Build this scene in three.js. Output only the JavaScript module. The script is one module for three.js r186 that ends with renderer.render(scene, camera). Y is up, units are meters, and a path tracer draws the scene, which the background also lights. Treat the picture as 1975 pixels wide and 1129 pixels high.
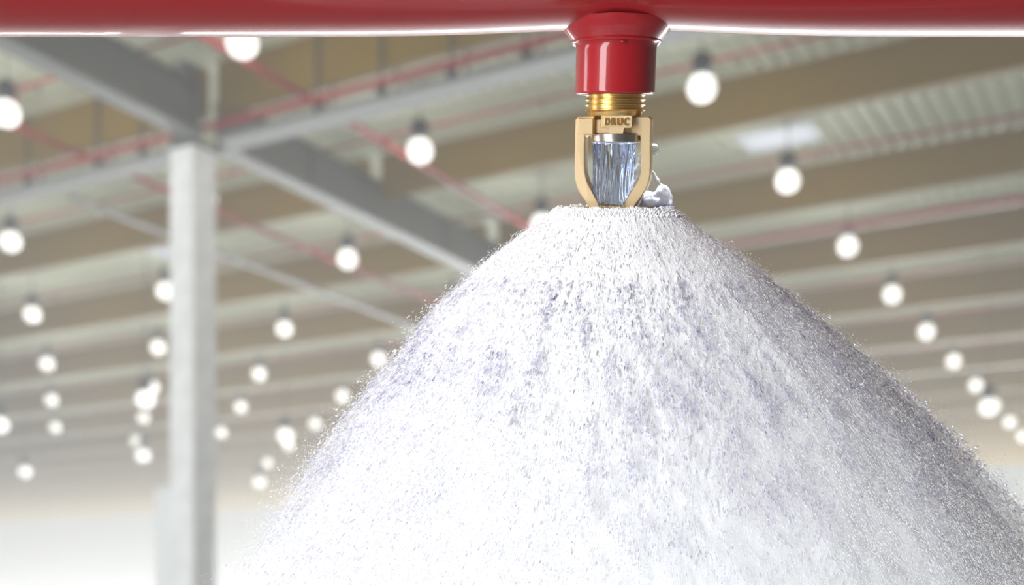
import * as THREE from 'three';
import { RoundedBoxGeometry } from 'three/addons/geometries/RoundedBoxGeometry.js';
import { TextGeometry } from 'three/addons/geometries/TextGeometry.js';
import { FontLoader } from 'three/addons/loaders/FontLoader.js';
import { MarchingCubes } from 'three/addons/objects/MarchingCubes.js';
import { ImprovedNoise } from 'three/addons/math/ImprovedNoise.js';
import { mergeGeometries, mergeVertices, toCreasedNormals } from 'three/addons/utils/BufferGeometryUtils.js';
import { RectAreaLightUniformsLib } from 'three/addons/lights/RectAreaLightUniformsLib.js';

// ------------------------------------------------------------------ camera, sky, light, exposure
RectAreaLightUniformsLib.init();
const scene = new THREE.Scene();
const HC = 7.0;                                   // height of the lens above the hall floor
const TURN = THREE.MathUtils.degToRad(29.07);     // the lens is turned this far from the hall's long axis
const camera = new THREE.PerspectiveCamera(2 * THREE.MathUtils.radToDeg(Math.atan(1129 / 2 / 2354)), 1975 / 1129, 0.02, 400);
camera.position.set(0, HC, 0);
camera.rotation.set(0, TURN, 0);
camera.setViewOffset(1975, 1129, 0, -628.5, 1975, 1129);   // rising front: verticals stay upright
camera.focus = 0.545;
camera.userData.fStop = 7;
const SKY = new THREE.Color().setRGB(0.93, 0.97, 1.0);
scene.background = SKY;
scene.backgroundIntensity = 1.15;
scene.fog = new THREE.FogExp2(new THREE.Color().setRGB(1.0, 0.99, 0.965), 0.016);   // drifting mist in the hall
const renderer = new THREE.WebGLRenderer({ antialias: true });
renderer.toneMapping = THREE.LinearToneMapping;
renderer.toneMappingExposure = 1.34;
renderer.shadowMap.enabled = true;
const LAMP_POWER = 3.6;                            // candela-like, each high-bay lamp
const WINDOW_LIGHT = 9.5;                         // daylight at the window bands behind the lens
const FACADE_LIGHT = 38, LEFT_LIGHT = 4;                         // daylight at the glazed far ends

// ------------------------------------------------------------------ helpers
let seed = 7;
const rnd = () => { seed = (seed + 0x6d2b79f5) | 0; let t = Math.imul(seed ^ (seed >>> 15), 1 | seed); t = (t + Math.imul(t ^ (t >>> 7), 61 | t)) ^ t; return ((t ^ (t >>> 14)) >>> 0) / 4294967296; };
const gauss = () => Math.sqrt(-2 * Math.log(rnd() + 1e-9)) * Math.cos(6.2831853 * rnd());
const perlin = new ImprovedNoise();
const lin = (r, g, b) => new THREE.Color().setRGB(r, g, b);
const taken = new Map();
const numbered = (n) => { const k = taken.get(n) ?? 0; taken.set(n, k + 1); return k ? `${n}_${String(k).padStart(3, '0')}` : n; };
const W = (u, v, Y = 0) => new THREE.Vector3(v, HC + Y, -u);       // hall axes (along, across, above the lens) -> world
function mesh(name, geometry, material, parent) {
  const m = new THREE.Mesh(geometry, material);
  m.name = parent ? name : numbered(name); m.castShadow = m.receiveShadow = true;
  (parent ?? scene).add(m); return m;
}
function tag(o, label, category, group, kind) {
  Object.assign(o.userData, { label });
  if (category) o.userData.category = category;
  if (group) o.userData.group = group;
  if (kind) o.userData.kind = kind;
  return o;
}
function thing(name, label, category, at, group) {
  const g = new THREE.Group(); g.name = numbered(name); scene.add(g);
  if (at) g.position.copy(at);
  return tag(g, label, category, group);
}
const struct = (name, g, m, label) => { const o = mesh(name, g, m); o.userData.kind = 'structure'; o.userData.label = label; return o; };
function boxAt(u0, u1, v0, v1, y0, y1) {          // a plain box in world axes, heights above the lens
  const g = new THREE.BoxGeometry(v1 - v0, y1 - y0, u1 - u0);
  g.translate((v0 + v1) / 2, HC + (y0 + y1) / 2, -(u0 + u1) / 2); return g;
}
function extrudeAlong(profile, length, bevel = 0) {   // profile points [across, up]; runs along +z from 0
  const s = new THREE.Shape(profile.map((p) => new THREE.Vector2(...p)));
  return new THREE.ExtrudeGeometry(s, { depth: length, bevelEnabled: bevel > 0, bevelSize: bevel, bevelThickness: bevel, bevelSegments: 1, curveSegments: 4 });
}
const rod = (a, b, r, seg = 10) => {
  const d = new THREE.Vector3().subVectors(b, a), g = new THREE.CylinderGeometry(r, r, d.length(), seg);
  g.applyQuaternion(new THREE.Quaternion().setFromUnitVectors(new THREE.Vector3(0, 1, 0), d.clone().normalize()));
  return g.translate((a.x + b.x) / 2, (a.y + b.y) / 2, (a.z + b.z) / 2);
};
const lathe = (pts, seg = 64) => new THREE.LatheGeometry(pts.map((p) => new THREE.Vector2(...p)), seg);
function noiseTexture(size, cells, lo, hi, octaves = 4, sx = 1, sy = 1, color = null) {
  const d = new Uint8Array(size * size * 4);
  for (let y = 0; y < size; y++) for (let x = 0; x < size; x++) {
    let n = 0, a = 0.5, k = cells;
    for (let o = 0; o < octaves; o++, a *= 0.5, k *= 2) {
      // tileable: blend the four wrapped samples
      const fx = x / size, fy = y / size, s = (px, py) => perlin.noise(px * k * sx, py * k * sy, 3.7 * o + 11);
      n += a * ((1 - fx) * (1 - fy) * s(fx + 1, fy + 1) + fx * (1 - fy) * s(fx, fy + 1) + (1 - fx) * fy * s(fx + 1, fy) + fx * fy * s(fx, fy)) * 1.6;
    }
    const t = THREE.MathUtils.clamp(lo + (hi - lo) * (0.5 + n), 0, 1), i = (y * size + x) * 4;
    for (let c = 0; c < 3; c++) d[i + c] = 255 * (color ? color[c] * t : t);
    d[i + 3] = 255;
  }
  const t = new THREE.DataTexture(d, size, size); t.wrapS = t.wrapT = THREE.RepeatWrapping; t.magFilter = THREE.LinearFilter; t.minFilter = THREE.LinearMipmapLinearFilter; t.needsUpdate = true; return t;
}
const rep = (t, x, y) => { const c = t.clone(); c.repeat.set(x, y); c.needsUpdate = true; return c; };

// ------------------------------------------------------------------ materials
const blotch = noiseTexture(256, 4, 0.82, 1.0, 5);
const grainTex = noiseTexture(256, 3, 0.72, 1.0, 5, 1, 10);
const fineBump = noiseTexture(256, 24, 0, 1, 3);
const M = {
  deck: new THREE.MeshStandardMaterial({ color: lin(0.76, 0.79, 0.63), roughness: 0.55, metalness: 0.0 }),
  roof: new THREE.MeshStandardMaterial({ color: lin(0.4, 0.4, 0.4), roughness: 0.9 }),
  timber: new THREE.MeshPhysicalMaterial({ specularIntensity: 0.3, color: lin(0.24, 0.143, 0.001), roughness: 0.6, map: rep(grainTex, 0.6, 1) }),
  steel: new THREE.MeshStandardMaterial({ color: lin(0.10, 0.104, 0.09), roughness: 0.8, map: rep(blotch, 0.4, 0.4) }),
  paleSteel: new THREE.MeshStandardMaterial({ color: lin(0.2, 0.208, 0.196), roughness: 0.45 }),
  concrete: new THREE.MeshStandardMaterial({ color: lin(0.98, 0.985, 0.985), roughness: 0.8, map: rep(blotch, 0.6, 0.6) }),
  white: new THREE.MeshStandardMaterial({ color: lin(0.86, 0.87, 0.88), roughness: 0.6 }),
  floor: new THREE.MeshStandardMaterial({ color: lin(0.42, 0.43, 0.43), roughness: 0.45, map: rep(blotch, 0.25, 0.25) }),
  wall: new THREE.MeshStandardMaterial({ color: lin(0.22, 0.225, 0.23), roughness: 0.8 }),
  frame: new THREE.MeshStandardMaterial({ color: lin(0.8, 0.81, 0.82), roughness: 0.5 }),
  pane: new THREE.MeshPhysicalMaterial({ color: lin(0.95, 0.97, 0.98), roughness: 0.0, transmission: 1, thickness: 0, ior: 1.45 }),
  rooflight: new THREE.MeshPhysicalMaterial({ color: lin(0.97, 0.98, 1.0), roughness: 1, transmission: 0.95, thickness: 0, ior: 1.3 }),
  hallPipe: new THREE.MeshStandardMaterial({ color: lin(0.31, 0.006, 0.0105), roughness: 0.4 }),
  darkMetal: new THREE.MeshStandardMaterial({ color: lin(0.035, 0.05, 0.055), roughness: 0.5 }),
  cap: new THREE.MeshStandardMaterial({ color: lin(0.012, 0.016, 0.028), roughness: 0.5 }),
  bulb: new THREE.MeshStandardMaterial({ color: lin(0.9, 0.9, 0.88), roughness: 0.3, emissive: lin(1, 0.985, 0.94), emissiveIntensity: 1.4 }),
  redPaint: new THREE.MeshPhysicalMaterial({ color: lin(0.31, 0.006, 0.0105), roughness: 0.35, specularIntensity: 0.4, clearcoat: 0.75, clearcoatRoughness: 0.04, bumpMap: rep(fineBump, 3, 1), bumpScale: 0.00004 }),
  brass: new THREE.MeshStandardMaterial({ color: lin(0.80, 0.58, 0.27), metalness: 1, roughness: 0.28 }),
  castBrass: new THREE.MeshStandardMaterial({ color: lin(0.80, 0.61, 0.36), metalness: 1, roughness: 0.34, bumpMap: rep(fineBump, 40, 40), bumpScale: 0.00006 }),
  nickel: new THREE.MeshStandardMaterial({ color: lin(0.50, 0.45, 0.40), metalness: 1, roughness: 0.25 }),
  water: new THREE.MeshPhysicalMaterial({ color: lin(1, 1, 1), roughness: 0.03, transmission: 1, thickness: 0.01, ior: 1.33, attenuationColor: lin(0.5, 0.63, 1.0), attenuationDistance: 0.022 }),
  splash: new THREE.MeshPhysicalMaterial({ color: lin(1, 1, 1), roughness: 0.4, transmission: 1, thickness: 0.01, ior: 1.2, attenuationColor: lin(0.55, 0.62, 1.0), attenuationDistance: 0.014 }),
  clear: new THREE.MeshPhysicalMaterial({ color: lin(0.82, 0.8, 0.92), roughness: 0.05, transmission: 1, thickness: 0.001, ior: 1.33 }),
  foam: new THREE.MeshStandardMaterial({ color: lin(0.89, 0.89, 0.9), roughness: 1 }),
  drop: new THREE.MeshPhysicalMaterial({ color: lin(0.94, 0.94, 0.95), roughness: 1, transmission: 0.6, thickness: 0, ior: 1.33 }),
};

// ------------------------------------------------------------------ the hall
const U0 = -6, U1 = 74, V0 = -110, V1 = 14, YF = -HC, YD = 9.0;     // extents; floor; underside of the roof deck
struct('floor', boxAt(U0 - 1, U1 + 1, V0 - 1, V1 + 1, YF - 0.3, YF), M.floor, 'pale polished concrete hall floor');
// roof deck: trapezoidal sheet whose ribs run along the hall, with openings for the rooflights
const PER = 0.3;
const lights0 = [[21.95, 22.95, -7.5, -6.0], [21.75, 22.75, -22.5, -21.0]];
function cutRects(rects, [a, b, c, d]) {
  const out = [];
  for (const [u0, u1, v0, v1] of rects) {
    if (b <= u0 || a >= u1 || d <= v0 || c >= v1) { out.push([u0, u1, v0, v1]); continue; }
    if (v0 < c) out.push([u0, u1, v0, c]);
    if (v1 > d) out.push([u0, u1, d, v1]);
    if (u0 < a) out.push([u0, a, Math.max(v0, c), Math.min(v1, d)]);
    if (u1 > b) out.push([b, u1, Math.max(v0, c), Math.min(v1, d)]);
  }
  return out;
}
let rects = [[U0 - 1, U1 + 1, V0 - 1, V1 + 1]];
for (const l of lights0) rects = cutRects(rects, l);
{
  const deck = [], slab = [];
  for (const [u0, u1, v0, v1] of rects) {
    const pos = [], idx = [];
    const pts = [[0, 0], [0.13, 0], [0.16, 0.07], [0.27, 0.07]];
    const row = [];
    for (let v = v0; v < v1 - 1e-6; v += PER) for (const [dv, dy] of pts) if (v + dv < v1) row.push([v + dv, YD + dy]);
    row.push([v1, YD]);
    for (let i = 0; i + 1 < row.length; i++) {
      const k = pos.length / 3;
      for (const [v, y] of [row[i], row[i + 1]]) for (const u of [u0, u1]) pos.push(...W(u, v, y).toArray());
      idx.push(k, k + 1, k + 2, k + 2, k + 1, k + 3);
    }
    const g = new THREE.BufferGeometry(); g.setAttribute('position', new THREE.Float32BufferAttribute(pos, 3)); g.setIndex(idx); g.computeVertexNormals();
    deck.push(g); slab.push(boxAt(u0, u1, v0, v1, YD + 0.08, YD + 0.3));
  }
  struct('ceiling', mergeGeometries(deck), M.deck, 'pale ribbed metal roof deck');
  struct('roof', mergeGeometries(slab), M.roof, 'roof build-up over the metal deck');
}
// rooflights: a shallow upstand and a pane in each opening
lights0.forEach(([u0, u1, v0, v1], i) => {
  const w = struct(`window_${i + 1}`, mergeGeometries([boxAt(u0, u0 + 0.05, v0, v1, YD + 0.0, YD + 0.5), boxAt(u1 - 0.05, u1, v0, v1, YD, YD + 0.5), boxAt(u0 + 0.05, u1 - 0.05, v0, v0 + 0.05, YD, YD + 0.5), boxAt(u0 + 0.05, u1 - 0.05, v1 - 0.05, v1, YD, YD + 0.5)]), M.white, 'white upstand of a rooflight');
  mesh('pane', boxAt(u0 + 0.05, u1 - 0.05, v0 + 0.05, v1 - 0.05, YD + 0.02, YD + 0.03), M.rooflight, w);
});
// walls with real openings
function wallWithOpenings(name, axis, at, thick, a0, a1, openings, label) {     // axis 'u': wall across the hall at u = at
  let rs = [[a0, a1, YF, YD + 0.3]];
  for (const o of openings) rs = cutRects(rs.map((r) => [r[0], r[1], r[2], r[3]]), o);
  const parts = rs.map(([p, q, y0, y1]) => axis === 'u' ? boxAt(at, at + thick, p, q, y0, y1) : boxAt(p, q, at, at + thick, y0, y1));
  struct(name, mergeGeometries(parts), M.wall, label);
}
let winNo = lights0.length;
function windowBand(axis, at, p, q, y0, y1, nCols, label, light, inward) {
  const bars = [], t = 0.08;
  const put = (a, b, c, d) => bars.push(axis === 'u' ? boxAt(at, at + 0.1, a, b, c, d) : boxAt(a, b, at, at + 0.1, c, d));
  put(p, q, y0, y0 + t); put(p, q, y1 - t, y1);
  for (let i = 0; i <= nCols; i++) { const c = p + t / 2 + (q - p - t) * i / nCols; put(c - t / 2, c + t / 2, y0 + t, y1 - t); }
  const w = struct(`window_${++winNo}`, mergeGeometries(bars), M.frame, label);
  for (let i = 0; i < nCols; i++) {
    const a = p + t / 2 + (q - p - t) * i / nCols + t / 2, b = p + t / 2 + (q - p - t) * (i + 1) / nCols - t / 2;
    mesh('pane', axis === 'u' ? boxAt(at + 0.045, at + 0.055, a, b, y0 + t, y1 - t) : boxAt(a, b, at + 0.045, at + 0.055, y0 + t, y1 - t), M.pane, w);
  }
  if (light) {
    const l = new THREE.RectAreaLight(lin(0.96, 0.98, 1), light, q - p, y1 - y0); l.name = 'window_daylight';
    const mid = axis === 'u' ? W(at + inward * 0.25, (p + q) / 2, (y0 + y1) / 2) : W((p + q) / 2, at + inward * 0.25, (y0 + y1) / 2);
    l.position.copy(mid);
    const to = mid.clone().add(axis === 'u' ? new THREE.Vector3(0, 0, -inward) : new THREE.Vector3(inward, 0, 0));
    l.lookAt(to); scene.add(l);
  }
}
const backWin = [-3, -0.7, YF + 0.05, 3.4], backWin2 = [-25, -13, -4, 6], leftWin = [10, 70, YF + 0.1, 1.8], farWin = [-106, 12, YF + 0.1, 1.8];
wallWithOpenings('wall_back', 'u', U0 - 0.3, 0.3, V0 - 0.3, V1 + 0.3, [backWin, backWin2], 'plain pale wall behind the lens');
wallWithOpenings('wall_front', 'u', U1, 0.3, V0 - 0.3, V1 + 0.3, [farWin], 'glazed far end wall of the hall');
wallWithOpenings('wall_left', 'v', V0 - 0.3, 0.3, U0, U1, [leftWin], 'glazed long wall of the hall');
wallWithOpenings('wall_right', 'v', V1, 0.3, U0, U1, [], 'plain long wall');
windowBand('u', U0 - 0.2, ...backWin, 2, 'tall narrow window behind the lens', WINDOW_LIGHT, 1);
windowBand('u', U0 - 0.2, ...backWin2, 4, 'wide window behind the lens', 6.5, 1);
windowBand('v', V0 - 0.2, ...leftWin, 14, 'glazed side of the hall', LEFT_LIGHT, 1);
windowBand('u', U1 + 0.1, ...farWin, 20, 'glazed far end of the hall', FACADE_LIGHT, -1);

// ------------------------------------------------------------------ roof structure
// tan glued-laminated beams, one every bay, cut where the main girder stands
const BEAM0 = 19.5, BEAMD = 4.56, GIRD = [-14.12, -13.76];
for (let k = -4; k <= 11; k++) {
  const u = BEAM0 + BEAMD * k;
  for (const [va, vb, side] of [[V0 + 0.02, GIRD[0] - 0.01, 'far'], [GIRD[1] + 0.01, V1 - 0.02, 'near']]) {
    if (k < -1 && side === 'far') continue;
    const c = 0.02, g = extrudeAlong([[0, 9], [0, 8.2 + c], [c, 8.2], [0.2 - c, 8.2], [0.2, 8.2 + c], [0.2, 9]].map(([a, y]) => [a, y - 8.2]), vb - va);
    g.rotateY(Math.PI / 2);      // profile across -> -z (along u), length -> +x
    const b = mesh('roof_beam', g, M.timber);
    b.position.copy(W(u, va, 8.2));
    tag(b, side === 'near' ? 'tan laminated roof beam between main girder and right wall' : 'tan laminated roof beam on the left side of main girder', 'beam', 'tan roof beams');
  }
}
// main girder along the hall: grey I-section in two lengths that stop at the column head
function girder(u0, u1, label) {
  const g = thing('main_girder', label, 'girder', W(u0, (GIRD[0] + GIRD[1]) / 2, 7.7), null);
  const w = GIRD[1] - GIRD[0], L = u1 - u0, put = (name, x0, x1, y0, y1, m) => { const b = new THREE.BoxGeometry(x1 - x0, y1 - y0, L); b.translate((x0 + x1) / 2, (y0 + y1) / 2, -L / 2); mesh(name, b, m, g); };
  put('bottom_flange', -w / 2, w / 2, 0, 0.05, M.paleSteel);
  put('web', -0.12, 0.12, 0.05, 0.76, M.steel);
  put('top_flange', -w / 2, w / 2, 0.76, 0.8, M.steel);
  for (let u = 2.2; u < L; u += 4.56) put2(g, w, u);
}
function put2(g, w, u) { const b = new THREE.BoxGeometry(w - 0.04, 0.69, 0.03); b.translate(0, 0.405, -u); mesh('stiffener', b, M.steel, g); }
girder(U0 + 0.05, 14.6, 'grey steel main girder running overhead up to the column');
girder(15.22, U1 - 0.05, 'grey steel main girder running on beyond the column');
// slim pale rail below the deck, parallel to the girder
tag(mesh('roof_rail', boxAt(15.6, U1 - 0.05, -17.97, -17.83, 7.66, 7.74), M.paleSteel), 'slim pale steel rail running parallel to main girder', 'rail');
// pale tie beam across the hall with a red main on it, hung on rods
function tie(va, vb, rods, label) {
  const g = thing('tie_beam', label, 'beam', W(14.9, va, 7.7), 'pale tie beams either side of the column');
  const L = vb - va, put = (name, z0, z1, y0, y1, m) => { const b = new THREE.BoxGeometry(L, y1 - y0, z1 - z0); b.translate(L / 2, (y0 + y1) / 2, -(z0 + z1) / 2); return mesh(name, b, m, g); };
  put('tray', 0, 0.45, 0, 0.03, M.paleSteel);
  put('side_lip', 0, 0.02, 0.03, 0.1, M.paleSteel); put('side_lip', 0.43, 0.45, 0.03, 0.1, M.paleSteel);
  for (const v of rods) {
    const x = v - va;
    mesh('hanger_rod', rod(new THREE.Vector3(x, 0.03, 0.03), new THREE.Vector3(x, 1.3, 0.03), 0.022, 8), M.darkMetal, g);
    mesh('hanger_rod', rod(new THREE.Vector3(x + 0.12, 0.03, -0.2), new THREE.Vector3(x + 0.12, 0.5, -0.2), 0.022, 8), M.darkMetal, g);
    const c = new RoundedBoxGeometry(0.14, 0.2, 0.12, 2, 0.02); c.translate(x - 0.02, 0.2, -0.02); mesh('clamp', c, M.darkMetal, g);
  }
}
tie(-44, -14.56, [-15.37, -16.43, -18.2, -19.5, -20.8], 'pale tie beam on hanger rods left of the white column');
tie(-13.74, V1 - 0.05, [-11.68, -10.49, -9.27, -8.04, -6.8], 'pale tie beam on hanger rods right of the white column');
tag(mesh('red_main', rod(W(14.78, -44, 7.9), W(14.78, -14.56, 7.9), 0.06), M.hallPipe), 'dark red pipe lying along the tie beam left of the column', 'pipe');
tag(mesh('red_main', rod(W(14.78, -13.95, 7.9), W(14.78, V1 - 0.05, 7.9), 0.06), M.hallPipe), 'dark red pipe lying along the tie beam right of the column', 'pipe');
// red sprinkler mains along the hall and thin branches across it
for (const [v, txt] of [[-11.87, 'red sprinkler main running along the hall right of the girder'], [-16.75, 'red sprinkler main running along the hall left of the girder']]) {
  const p = thing('sprinkler_main', txt, 'pipe', W(4, v, 8.02), 'red sprinkler mains');
  mesh('pipe_run', rod(new THREE.Vector3(0, 0, 0), new THREE.Vector3(0, 0, -50), 0.055), M.hallPipe, p);
  for (let u = 3.9; u < 40; u += 4.52) { const t = new THREE.TorusGeometry(0.07, 0.022, 6, 12); t.translate(0, 0, -u); mesh('coupling', t, M.hallPipe, p); }
}
for (let k = 0; k <= 6; k++) {
  const u = 13.46 + 4.52 * k;
  const p = thing('branch_pipe', `thin red sprinkler branch pipe, ${['just short of the column', 'first one beyond the column', 'passing beneath the rooflight', 'first one beyond the rooflight', 'second one beyond the rooflight', 'third one beyond the rooflight', 'fourth one beyond the rooflight'][k]}`, 'pipe', W(u, -40, 8.62), 'thin red branch pipes');
  mesh('pipe_run', rod(new THREE.Vector3(0, 0, 0), new THREE.Vector3(53, 0, 0), 0.03, 8), M.hallPipe, p);
  for (const v of [-11.87, -16.75]) mesh('drop_pipe', rod(new THREE.Vector3(v + 40, 0, 0), new THREE.Vector3(v + 40, -0.53, 0), 0.035, 8), M.hallPipe, p);
  for (let v = -37; v < 12; v += 3.4) mesh('sprinkler_tip', rod(new THREE.Vector3(v + 40.4, -0.02, 0), new THREE.Vector3(v + 40.4, -0.16, 0), 0.018, 6), M.darkMetal, p);
}
tag(mesh('cross_main', rod(W(25.1, -11.8, 8.02), W(25.1, V1 - 0.05, 8.02), 0.075), M.hallPipe), 'thick red main crossing the hall beneath the tan beams', 'pipe');

// the white column with its head plate, upper post and duct casing
{
  const cu = 14.9, cv = -14.25, h = 7.62 - YF;
  const c = thing('column', 'white square concrete column rising to the girder crossing', 'column', W(cu, cv, YF));
  const s = new THREE.Shape(); const a = 0.27, b = 0.03;
  s.moveTo(-a + b, -a); s.lineTo(a - b, -a); s.lineTo(a, -a + b); s.lineTo(a, a - b); s.lineTo(a - b, a); s.lineTo(-a + b, a); s.lineTo(-a, a - b); s.lineTo(-a, -a + b);
  const g = new THREE.ExtrudeGeometry(s, { depth: h, bevelEnabled: false }); g.rotateX(-Math.PI / 2);
  mesh('shaft', g, M.concrete, c);
  const hp = new THREE.BoxGeometry(0.54, 0.07, 0.54); hp.translate(0, h + 0.035, 0.0); mesh('head_plate', hp, M.darkMetal, c);
  const up = new THREE.BoxGeometry(0.28, 1.3, 0.28); up.translate(-0.06, h + 0.07 + 0.65, 0.12); mesh('upper_post', up, M.steel, c);
  for (const [x, z] of [[-0.22, 0.23], [-0.1, 0.245], [0.1, 0.245], [0.22, 0.23], [0.23, 0.1]]) mesh('bolt', rod(new THREE.Vector3(x, h + 0.07, z), new THREE.Vector3(x, h + 0.15, z), 0.025, 6), M.paleSteel, c);
  mesh('bracket', new THREE.BoxGeometry(0.1, 0.34, 0.05).translate(0.215, h + 0.5, 0.2), M.darkMetal, c);
  mesh('bracket', new THREE.BoxGeometry(0.22, 0.12, 0.18).translate(-0.02, h + 1.05, 0.18), M.darkMetal, c);
  const du = thing('duct_casing', 'tall white duct casing standing beside the foot of the column', 'casing', W(cu, cv - 0.27 - 0.22, YF));
  mesh('body', new RoundedBoxGeometry(0.38, 2.1 - YF, 0.36, 3, 0.03).translate(0, (2.1 - YF) / 2, 0), M.white, du);
  mesh('lid', new RoundedBoxGeometry(0.4, 0.05, 0.38, 2, 0.015).translate(0, 2.1 - YF + 0.03, 0), M.white, du);
}

// ------------------------------------------------------------------ high-bay lamps
const capG = lathe([[0, 0.52], [0.05, 0.52], [0.06, 0.49], [0.13, 0.47], [0.15, 0.43], [0.15, 0.31], [0.12, 0.27], [0.06, 0.26], [0.06, 0.14], [0, 0.14]], 20);
const bulbG = lathe([[0, -0.2], [0.07, -0.193], [0.13, -0.165], [0.18, -0.11], [0.205, -0.04], [0.205, 0.02], [0.185, 0.085], [0.145, 0.14], [0.09, 0.175], [0.06, 0.18], [0, 0.18]], 20);
const collarG = new THREE.TorusGeometry(0.115, 0.02, 6, 20).rotateX(Math.PI / 2).translate(0, 0.24, 0);
const cordG = new THREE.CylinderGeometry(0.012, 0.012, 1, 6).translate(0, 0.5, 0);
function lamp(u, v, Y, lit, low, where) {
  const l = thing('high_bay_lamp', low ? 'glowing round lamp hung low on a long cord deep in hall' : `glowing round lamp with dark cap, ${where}`, 'lamp', W(u, v, Y), low ? 'lamps on long cords' : `lamps: ${where}`);
  mesh('cap', capG, M.cap, l); mesh('bulb', bulbG, M.bulb, l); mesh('collar', collarG, M.darkMetal, l);
  const c = mesh('cord', cordG, M.darkMetal, l); c.position.y = 0.52; c.scale.y = YD + 0.075 - Y - 0.52;
  if (lit) { const p = new THREE.PointLight(lin(1, 0.985, 0.95), LAMP_POWER); p.position.set(0, -0.03, 0); p.shadow.radius = 8; p.castShadow = true; l.add(p); }
}
const rows = [[8.5, 'in the row beside the right wall'], [3.55, 'second row in from the right wall'], [-1.4, 'third row in from the right wall'], [-6.35, 'in the row passing under the rooflight'], [-11.36, 'in the row beside the red main right of girder'],
  [-16.17, 'in the row beside the red main left of girder'], [-21.6, 'first row beyond the slim pale rail'], [-26.3, 'second row beyond the slim pale rail'], [-31.0, 'third row beyond the slim pale rail'], [-36.0, 'fourth row beyond the slim pale rail'], [-41.0, 'fifth row beyond the slim pale rail']];
for (const [v, where] of rows) for (let k = -5; k <= 9; k++) {
  const u = 17.24 + 4.417 * k, Z = u * Math.cos(TURN) - v * Math.sin(TURN), X = u * Math.sin(TURN) + v * Math.cos(TURN);
  const px = 987.5 + 2354 * X / Z, py = 1193 - 2354 * 7.9 / Z;
  const seen = Z > 1 && px > -60 && px < 2040 && py > -80;
  if (seen) lamp(u, v, 7.9, true, false, where);
}
const lowLamps = [];
for (const [px, py] of [[280, 770], [0, 820], [275, 878], [500, 930], [550, 840], [48, 910], [1907, 785]]) {
  const Z = 2354 * 5.2 / (1193 - py), X = (px - 987.5) * Z / 2354;
  lowLamps.push([X * Math.sin(TURN) + Z * Math.cos(TURN), X * Math.cos(TURN) - Z * Math.sin(TURN)]);
}
for (const [u, v] of lowLamps) lamp(u, v, 5.2, true, true);

// ------------------------------------------------------------------ the sprinkler, close to the lens
// Its own axes: x to the right along the pipe, y up the head's axis, z towards the lens; millimetres.
const PITCH = 0.3718;
const R = new THREE.Vector3(Math.cos(TURN), 0, -Math.sin(TURN)), F = new THREE.Vector3(-Math.sin(TURN), 0, -Math.cos(TURN)), UP = new THREE.Vector3(0, 1, 0);
const HEAD = new THREE.Vector3(0, HC, 0).addScaledVector(R, 0.0459).addScaledVector(UP, 0.2106).addScaledVector(F, 0.54);
const yl = UP.clone().multiplyScalar(Math.cos(PITCH)).addScaledVector(F, -Math.sin(PITCH)), zl = F.clone().multiplyScalar(-Math.cos(PITCH)).addScaledVector(UP, -Math.sin(PITCH));
const HEADQ = new THREE.Quaternion().setFromRotationMatrix(new THREE.Matrix4().makeBasis(R, yl, zl));
function headThing(name, label, category) { const t = thing(name, label, category, HEAD); t.quaternion.copy(HEADQ); return t; }
const mm = (g) => g.scale(0.001, 0.001, 0.001);

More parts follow.
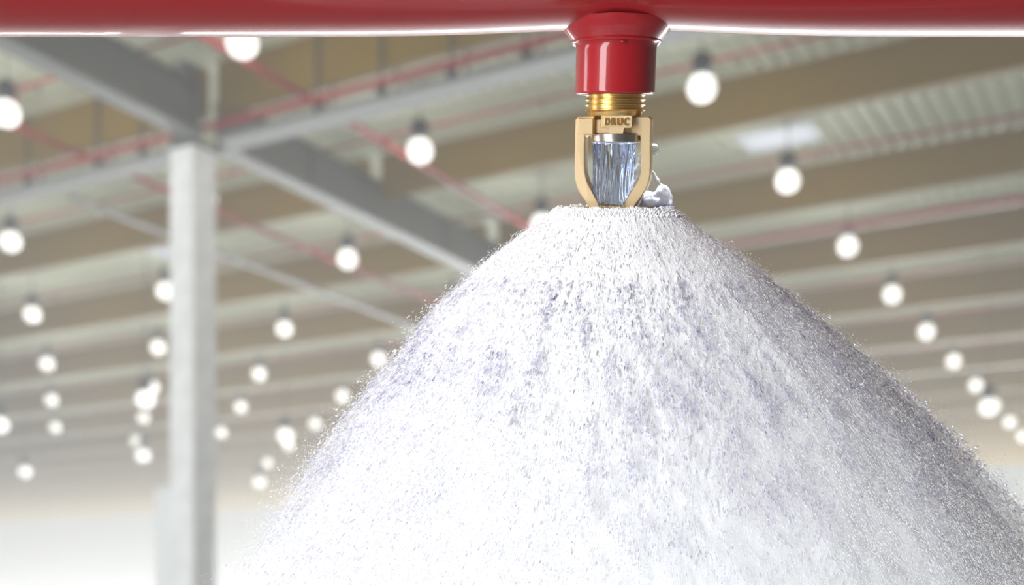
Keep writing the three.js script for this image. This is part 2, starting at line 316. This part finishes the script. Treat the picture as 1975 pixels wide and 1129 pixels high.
// red supply pipe with its welded outlet
{
  const t = headThing('supply_pipe', 'glossy red sprinkler supply pipe spanning the top with welded outlet', 'pipe');
  const RAD = 52, CY = 42.4 + RAD, pos = [], uv = [], idx = [], NX = 260, NA = 72, X0 = -1500, X1 = 1500;
  const xs = []; for (let i = 0; i <= NX; i++) { const s = i / NX * 2 - 1; xs.push(Math.sign(s) * (Math.abs(s) < 0.75 ? Math.abs(s) / 0.75 * 220 : 220 + (Math.abs(s) - 0.75) / 0.25 * 1280)); }
  for (let i = 0; i <= NX; i++) for (let j = 0; j <= NA; j++) {
    const a = j / NA * Math.PI * 2, down = Math.max(0, Math.cos(a)), x = xs[i];
    const dent = 2.6 * Math.pow(down, 3) * Math.exp(-Math.pow(Math.abs(x + 1) / 62, 2));
    const r = RAD - dent;
    pos.push(x, CY - Math.cos(a) * r, Math.sin(a) * r); uv.push(x / 300, j / NA);
  }
  for (let i = 0; i < NX; i++) for (let j = 0; j < NA; j++) { const p = i * (NA + 1) + j, q = p + NA + 1; idx.push(p, p + 1, q, q, p + 1, q + 1); }
  const g = new THREE.BufferGeometry(); g.setAttribute('position', new THREE.Float32BufferAttribute(pos, 3)); g.setAttribute('uv', new THREE.Float32BufferAttribute(uv, 2)); g.setIndex(idx); g.computeVertexNormals();
  mesh('pipe_run', mm(g), M.redPaint, t);
  // weld fillet and socket
  const out = lathe([[25, 48.5], [24.2, 46.6], [22.2, 43.8], [19.4, 40.9], [18.1, 39.8], [17.45, 38.6], [17.3, 37], [17.3, 20.6], [17.0, 19.8], [16.3, 19.45], [13.4, 19.45], [13.4, 24], [0, 24]], 96);
  const p = out.attributes.position;
  for (let i = 0; i < p.count; i++) {
    const y = p.getY(i); if (y < 38) continue;
    const a = Math.atan2(p.getZ(i), p.getX(i)), k = Math.min(1, (y - 38) / 3), wob = 0.5 * perlin.noise(Math.cos(a) * 3, Math.sin(a) * 3, y * 0.25) * k;
    const rr = Math.hypot(p.getX(i), p.getZ(i)), f = (rr + wob) / rr; p.setXYZ(i, p.getX(i) * f, y + wob + 1.1 * k * (1 - Math.abs(Math.cos(a))), p.getZ(i) * f);
  }
  out.computeVertexNormals(); out.translate(-0.95, 0, 0);
  mesh('welded_outlet', mm(out), M.redPaint, t);
  // weld beads: small uneven run at the foot of the fillet
  const bead = new THREE.TorusGeometry(18.6, 0.9, 8, 120); bead.rotateX(Math.PI / 2); const bp = bead.attributes.position;
  for (let i = 0; i < bp.count; i++) { const a = Math.atan2(bp.getZ(i), bp.getX(i)); bp.setY(i, bp.getY(i) + 40.2 + 0.8 * Math.sin(a) + 0.5 * perlin.noise(a * 4, 1.5, 0)); }
  bead.computeVertexNormals(); bead.translate(-0.95, 0, 0); mesh('weld_bead', mm(bead), M.redPaint, t);
  for (const [x, y, z, s] of [[-5.2, 55, 31, 1.1], [2, 54.2, 31, 1.5], [0.5, 39.2, 18.3, 0.8]]) { const b = new THREE.SphereGeometry(s, 12, 8); b.scale(1.5, 0.7, 0.7); b.translate(x, y, z); mesh('weld_spatter', mm(b), M.redPaint, t); }
  // hangers outside the picture
  for (const x of [-1200, 1200]) {
    const ring = new THREE.TorusGeometry(48, 3, 8, 40); ring.rotateY(Math.PI / 2); ring.translate(x, CY, 0); mesh('hanger_ring', mm(ring), M.darkMetal, t);
    const top = new THREE.Vector3(x / 1000, (CY + 46) / 1000, 0).applyQuaternion(HEADQ).add(HEAD);
    const up = new THREE.Vector3(top.x, HC + YD, top.z), inv = HEADQ.clone().invert();
    mesh('hanger_rod', rod(top.sub(HEAD).applyQuaternion(inv), up.sub(HEAD).applyQuaternion(inv), 0.005, 8), M.darkMetal, t);
  }
}

// brass sprinkler head
const font = await new FontLoader().loadAsync('fonts/droid/droid_sans_bold.typeface.json');
{
  const t = headThing('fire_sprinkler', 'brass fire sprinkler head screwed into the red pipe outlet', 'sprinkler');
  // threaded neck
  const pts = [[0, 23]]; pts.push([12.2, 23], [12.2, 20.6]);
  for (let y = 20.4; y > 12.9; y -= 2.05) pts.push([12.15, y], [12.25, y - 0.25], [13.2, y - 0.95], [13.2, y - 1.15], [12.25, y - 1.8]);
  pts.push([12.1, 12.5], [11.7, 11.9], [11.5, 11.2], [11.0, 10.7], [10.2, 10.45], [10.0, 9.4], [0, 9.4]);
  mesh('threaded_neck', mm(lathe(pts, 96).translate(-0.7, 0, 0)), M.brass, t);
  // frame: one extruded yoke with its opening
  const s = new THREE.Shape();
  s.moveTo(-15.3, 10.0); s.lineTo(15.0, 10.0); s.lineTo(15.9, 9.0); s.lineTo(15.9, 3.5); s.bezierCurveTo(16.1, -3, 16.5, -9, 16.3, -13); s.bezierCurveTo(15.9, -17.5, 14.0, -20.5, 12.2, -23); s.bezierCurveTo(11.2, -24.4, 10.2, -25.8, 9.0, -27.2);
  s.lineTo(-9.0, -27.2); s.bezierCurveTo(-10.2, -25.8, -11.4, -24.0, -12.4, -22.6); s.bezierCurveTo(-14.2, -20.2, -15.8, -17.4, -16.1, -13); s.bezierCurveTo(-16.3, -8, -16.1, -3, -16.2, 3.5); s.lineTo(-16.2, 9.0); s.closePath();
  const hole = new THREE.Path();
  hole.moveTo(-11.8, 3.4); hole.bezierCurveTo(-12.8, 3.2, -13.0, 2.4, -13.0, 1); hole.bezierCurveTo(-13.0, -4, -13.0, -8, -12.6, -12); hole.bezierCurveTo(-12.1, -15.6, -10.5, -18.5, -9, -20.8); hole.bezierCurveTo(-8.0, -22.4, -7.0, -24.4, -5.6, -26.6);
  hole.lineTo(5.6, -26.6); hole.bezierCurveTo(7.0, -24.4, 8.0, -22.4, 9, -20.8); hole.bezierCurveTo(10.5, -18.5, 12.6, -15.8, 13.2, -12.4); hole.bezierCurveTo(13.4, -8, 13.0, -4, 12.7, 1); hole.bezierCurveTo(12.6, 2.4, 12.5, 3.2, 11.8, 3.4); hole.closePath();
  s.holes.push(hole);
  const yoke = new THREE.ExtrudeGeometry(s, { depth: 8, bevelEnabled: true, bevelSize: 0.7, bevelThickness: 1.3, bevelSegments: 5, curveSegments: 20 });
  yoke.translate(0, 0, -4); 
  mesh('frame_yoke', mm(toCreasedNormals(yoke, 0.6).rotateY(-0.2).translate(-0.7, 0, 0)), M.castBrass, t);
  // wrench flats standing proud on both shoulders
  for (const [x, w] of [[-12.9, 6.6], [11.6, 7.6]]) mesh('wrench_flat', mm(new RoundedBoxGeometry(w, 6.6, 12.4, 3, 0.5).rotateY(-0.12).translate(x - 0.4, 6.6, 0.8)), M.castBrass, t);
  // waterway boss between the shoulders
  mesh('waterway_boss', mm(lathe([[0, 9.6], [9.2, 9.6], [9.6, 9], [9.6, 4.2], [9.2, 3.7], [0, 3.7]], 64).translate(-0.7, 0, 0)), M.castBrass, t);
  // raised badge with its lettering
  const b = new THREE.Shape(); const bx = 6.4, by = 2.25, br = 0.7;
  b.moveTo(-bx + br, -by); b.lineTo(-3.0, -by); b.lineTo(-2.5, -4.6); b.lineTo(2.6, -4.6); b.lineTo(3.1, -by); b.lineTo(bx - br, -by); b.quadraticCurveTo(bx, -by, bx, -by + br); b.lineTo(bx, by - br); b.quadraticCurveTo(bx, by, bx - br, by); b.lineTo(-bx + br, by); b.quadraticCurveTo(-bx, by, -bx, by - br); b.lineTo(-bx, -by + br); b.quadraticCurveTo(-bx, -by, -bx + br, -by);
  const badge = mesh('badge', mm(new THREE.ExtrudeGeometry(b, { depth: 2.6, bevelEnabled: true, bevelSize: 0.3, bevelThickness: 0.3, bevelSegments: 2 }).translate(-0.7, 8.4, 8.2)), M.castBrass, t);
  const txt = new TextGeometry('DRUC', { font, size: 3.0, depth: 0.55, curveSegments: 5, bevelEnabled: true, bevelSize: 0.1, bevelThickness: 0.15, bevelSegments: 1 });
  txt.computeBoundingBox(); const tb = txt.boundingBox; txt.scale(10.6 / (tb.max.x - tb.min.x), 1, 1); txt.computeBoundingBox();
  txt.translate(-0.7 - (txt.boundingBox.max.x + txt.boundingBox.min.x) / 2, 8.4 - 1.5, 11.05);
  mesh('lettering', mm(txt), M.brass, badge);
  // nickel ring that closed the orifice seat
  mesh('seat_ring', mm(lathe([[8, 3.7], [10.9, 3.7], [11.25, 3.4], [11.3, 0.6], [11.05, 0.1], [10.6, 0], [8, 0], [8, 3.7]], 72).translate(0.2, 0, 0)), M.nickel, t);
  // deflector under the spray, a toothed disc
  const d = new THREE.Shape(); for (let i = 0; i < 48; i++) { const a = i / 48 * Math.PI * 2, r = i % 4 < 2 ? 19 : 15; d[i ? 'lineTo' : 'moveTo'](Math.cos(a) * r, Math.sin(a) * r * 0.5); }
  mesh('deflector', mm(new THREE.ExtrudeGeometry(d, { depth: 1, bevelEnabled: false }).rotateX(Math.PI / 2).translate(0, -27.2, 0)), M.brass, t);
}

// water: the jet inside the frame, the splash beside it
function closedTube(fn, ny, na) {          // fn(a, s) -> [x, y, z]; s 0 top .. 1 bottom; capped
  const pos = [], idx = [];
  for (let i = 0; i <= ny; i++) for (let j = 0; j < na; j++) pos.push(...fn(j / na * Math.PI * 2, i / ny));
  for (let i = 0; i < ny; i++) for (let j = 0; j < na; j++) { const p = i * na + j, q = i * na + (j + 1) % na; idx.push(p, q, p + na, q, q + na, p + na); }
  for (const [i, flip] of [[0, true], [ny, false]]) {
    let c = [0, 0, 0]; for (let j = 0; j < na; j++) for (let k = 0; k < 3; k++) c[k] += pos[(i * na + j) * 3 + k] / na;
    const n = pos.length / 3; pos.push(...c);
    for (let j = 0; j < na; j++) { const p = i * na + j, q = i * na + (j + 1) % na; flip ? idx.push(n, q, p) : idx.push(n, p, q); }
  }
  return outward(pos, idx);
}
function outward(pos, idx) {               // index order so that faces look out
  let vol = 0; const P = (i) => new THREE.Vector3(pos[3 * i], pos[3 * i + 1], pos[3 * i + 2]);
  for (let i = 0; i < idx.length; i += 3) vol += P(idx[i]).dot(P(idx[i + 1]).cross(P(idx[i + 2])));
  if (vol < 0) for (let i = 0; i < idx.length; i += 3) [idx[i], idx[i + 1]] = [idx[i + 1], idx[i]];
  const g = new THREE.BufferGeometry(); g.setAttribute('position', new THREE.Float32BufferAttribute(pos, 3)); g.setIndex(idx); g.computeVertexNormals(); return g;
}
function blob(dist, c, half, res) {        // mesh of dist(x, y, z) = 0 inside the cube c +- half
  const mc = new MarchingCubes(res, M.water, false, false, 60000); mc.isolation = 0;
  for (let z = 0; z < res; z++) for (let y = 0; y < res; y++) for (let x = 0; x < res; x++)
    mc.field[x + y * res + z * res * res] = -dist(c[0] + (x - res / 2) / (res / 2) * half, c[1] + (y - res / 2) / (res / 2) * half, c[2] + (z - res / 2) / (res / 2) * half);
  mc.update();
  const g = new THREE.BufferGeometry(), p = Array.from(mc.positionArray.subarray(0, mc.count * 3));
  g.setAttribute('position', new THREE.Float32BufferAttribute(p, 3));
  const w = mergeVertices(g, 1e-4), q = Array.from(w.attributes.position.array).map((x, i) => x * half + c[i % 3]);
  return outward(q, Array.from(w.index.array));
}
{
  const t = headThing('water_jet', 'clear bluish column of water bursting down through the brass frame', 'water');
  const jet = closedTube((a, s) => {
    const y = -0.1 - s * 28.0, base = 10.2 - 1.9 * Math.sin(s * 1.6) + 0.3 * s;
    const fold = 0.16 * Math.pow(Math.abs(Math.sin(a * 4.5 + 0.6 * Math.sin(s * 3))), 0.6) + 0.1 * perlin.noise(Math.cos(a) * 5, s * 1.6, Math.sin(a) * 5) + 0.05 * perlin.noise(Math.cos(a) * 9, s * 3, Math.sin(a) * 9) * (0.4 + 1.6 * s);
    const r = base * (0.9 + fold * (0.35 + 0.65 * s));
    return [-0.6 + Math.cos(a) * r, y, Math.sin(a) * r * 0.85];
  }, 70, 220);
  mesh('jet', mm(jet), M.water, t);
  const cap = (x, y, z, a, b, ra, rb) => { const ab = [b[0] - a[0], b[1] - a[1], b[2] - a[2]], L = ab[0] ** 2 + ab[1] ** 2 + ab[2] ** 2, h = THREE.MathUtils.clamp(((x - a[0]) * ab[0] + (y - a[1]) * ab[1] + (z - a[2]) * ab[2]) / L, 0, 1); return Math.hypot(x - a[0] - ab[0] * h, y - a[1] - ab[1] * h, z - a[2] - ab[2] * h) - ra - (rb - ra) * h; };
  const sm = (a, b, k) => { const h = THREE.MathUtils.clamp(0.5 + 0.5 * (b - a) / k, 0, 1); return b + (a - b) * h - k * h * (1 - h); };
  const splash = blob((x, y, z) => {
    let d = cap(x, y, z, [17.2, -12.5, -3], [22.5, -22, -1], 0.5, 2.6);
    d = sm(d, cap(x, y, z, [22.5, -22, -1], [23.5, -29, -1], 3.0, 4.2), 2.5);
    d = sm(d, cap(x, y, z, [16, -23, -1], [14, -29.5, -1], 2.6, 3.8), 3);
    d = sm(d, cap(x, y, z, [19, -26, 0], [20, -30, 0], 3.2, 4.5), 3);
    return d + 0.9 * perlin.noise(x * 0.3, y * 0.3, z * 0.3) + 0.2 * perlin.noise(x * 0.8, y * 0.8, z * 0.8);
  }, [19, -21, -1], 13, 64);
  mesh('splash', mm(splash), M.splash, t);
  const veil = blob((x, y, z) => {
    let d = cap(x, y, z, [12.2, -3.4, -4], [10.6, -12, -3], 0.7, 1.5);
    d = sm(d, cap(x, y, z, [10.6, -12, -3], [10.2, -24, -3], 1.5, 2.4), 1.5);
    return d + 0.5 * perlin.noise(x * 0.6, y * 0.5, z * 0.6 + 4);
  }, [11, -13, -3], 14, 64);
  mesh('veil', mm(veil), M.splash, t);
  const dr = new THREE.SphereGeometry(2.4, 28, 20); dr.scale(1, 1.08, 0.9); dr.translate(17.3, -2.6, -3); mesh('drop', mm(dr), M.water, t);
}

// the spray: a dense cone of foam-white water under a shell of drops and fine mist
{
  const t = headThing('water_spray', 'dense white cone of water spray thrown out below the sprinkler head', 'spray');
  t.userData.kind = 'stuff';
  const tab = [[-27, 25.4, 1.4], [-31, 31.5, 1.3], [-36.7, 40, 1.1], [-48.5, 58, 2.7], [-69.3, 84, 4.5], [-95.5, 113, 11], [-125, 144, 16], [-155, 172, 21], [-208, 217, 33], [-300, 285, 48]];
  const prof = (y) => { let i = 0; while (i < tab.length - 2 && y < tab[i + 1][0]) i++; const [a, b] = [tab[i], tab[i + 1]], k = (y - a[0]) / (b[0] - a[0]); return [a[1] + (b[1] - a[1]) * k, a[2] + (b[2] - a[2]) * k]; };
  const FLAT = 0.5, YT = -27.4, YB = -290;
  const coreShare = (y) => THREE.MathUtils.lerp(0.97, 0.89, THREE.MathUtils.smoothstep(-y, 40, 230));
  // core
  const core = closedTube((a, s) => {
    const y = YT - 1.9 + (YB - YT) * Math.pow(s, 1.5), [r, c] = prof(y), n = perlin.noise(Math.cos(a) * 6, y * 0.03, Math.sin(a) * 6) * 0.02 + perlin.noise(Math.cos(a) * 25, y * 0.1, Math.sin(a) * 25) * 0.012;
    const k = r * (coreShare(y) + n);
    return [c - 0.7 + Math.cos(a) * k, y + 0.8 * perlin.noise(Math.cos(a) * 14, 2, Math.sin(a) * 14) * (s < 0.02 ? 1 : 0), Math.sin(a) * k * FLAT];
  }, 150, 360);
  mesh('spray_core', mm(core), M.foam, t).userData.kind = 'stuff';
  function scatter(name, geometry, count, pick, material = M.drop) {
    const im = new THREE.InstancedMesh(geometry, material, count); im.name = name; im.userData.kind = 'stuff'; im.castShadow = im.receiveShadow = true;
    const m = new THREE.Matrix4(), q = new THREE.Quaternion(), dir = new THREE.Vector3(), down = new THREE.Vector3(0, -1, 0), col = new THREE.Color();
    for (let i = 0; i < count; i++) {
      const [x, y, z, dx, dy, dz, w, l, tint] = pick(i);
      dir.set(dx, dy, dz).normalize(); q.setFromUnitVectors(down, dir);
      m.compose(new THREE.Vector3(x / 1000, y / 1000, z / 1000), q, new THREE.Vector3(w / 1000, l / 1000, w / 1000)); im.setMatrixAt(i, m);
      col.setRGB(1 - 0.5 * tint, 1 - 0.54 * tint, 1 - 0.3 * tint); im.setColorAt(i, col);
    }
    t.add(im);
  }
  const place = (rho) => {
    const s = rnd(), y = YT + (YB + 40 - YT) * Math.pow(s, 0.62), [r, c] = prof(y);
    // only the half that can be seen gets the full share
    let a = rnd() * Math.PI * 2; if (Math.sin(a) < -0.25 && rnd() < 0.75) a = -a;
    const k = r * rho(y);
    return [c - 0.7 + Math.cos(a) * k, y, Math.sin(a) * k * FLAT, a, r];
  };
  const clump = (a, y) => 0.7 * perlin.noise(Math.cos(a) * 9, y * 0.025, Math.sin(a) * 9) + 0.9 * perlin.noise(Math.cos(a) * 38, y * 0.06, Math.sin(a) * 38 + 5);
  const pick = (wLo, wHi, stretch, spread) => () => {
    let p; do { p = place((y) => { const cs = coreShare(y); return cs - 0.01 + (1.0 - cs) * Math.min(1, Math.abs(gauss()) * 0.55 + rnd() * 0.45) + (rnd() < spread ? 0.05 * Math.abs(gauss()) : 0); }); } while (false);
    const [x, y, z, a, r] = p, w = wLo + (wHi - wLo) * Math.pow(rnd(), 2), slope = r / (-y + 2);
    const tint = rnd() < 0.1 ? 0.2 + 0.4 * rnd() : 0;
    return [x, y + gauss() * 0.3, z, Math.cos(a) * slope + 0.1 * gauss(), -1, Math.sin(a) * slope * FLAT + 0.1 * gauss(), w, w * (1 + stretch * rnd()), tint];
  };
  scatter('mist_drop', new THREE.OctahedronGeometry(1, 0), 480000, pick(0.055, 0.17, 2.5, 0.3), M.foam);
  scatter('water_drop', new THREE.IcosahedronGeometry(1, 1), 70000, pick(0.12, 0.28, 4.0, 0.15));
  // clear drops, gathered in streaks, that bend the light
  scatter('clear_drop', new THREE.IcosahedronGeometry(1, 1), 14000, () => {
    for (let k = 0; ; k++) {
      const [x, y, z, a, r] = place(() => 0.985 + 0.03 * rnd() + (rnd() < 0.1 ? 0.03 * Math.abs(gauss()) : 0));
      if (k < 60 && clump(a, y) + 0.25 * gauss() < 0.24 || y > -56 || rnd() < THREE.MathUtils.smoothstep(-y, 90, 210) * 0.9) continue;
      const w = 0.16 + 0.24 * Math.pow(rnd(), 2), slope = r / (-y + 2);
      return [x, y, z, Math.cos(a) * slope + 0.08 * gauss(), -1, Math.sin(a) * slope * FLAT + 0.08 * gauss(), w, w * (1.3 + 2.6 * rnd()), 0];
    }
  }, M.clear);
  // ragged rim of drops thrown up round the deflector
  scatter('rim_drop', new THREE.IcosahedronGeometry(1, 1), 9000, () => {
    const a = rnd() * Math.PI * 2, lift = 0.5 + 0.9 * perlin.noise(Math.cos(a) * 9, Math.sin(a) * 9, 1) + 0.5 * perlin.noise(Math.cos(a) * 23, Math.sin(a) * 23, 4);
    const y = YT - 3.2 + (3.0 + Math.max(0, lift)) * rnd(), k = prof(Math.min(y, YT))[0] * (1 - 0.06 * rnd()) + gauss() * 0.25;
    return [0.7 + Math.cos(a) * k, y, Math.sin(a) * k * FLAT, Math.cos(a) * 0.6, 1, Math.sin(a) * 0.6, 0.16 + 0.3 * rnd(), 0.25 + 0.5 * rnd(), 0];
  }, M.foam);
}

scene.traverse((o) => { if (o.isMesh) o.castShadow = o.receiveShadow = true; });
renderer.render(scene, camera);
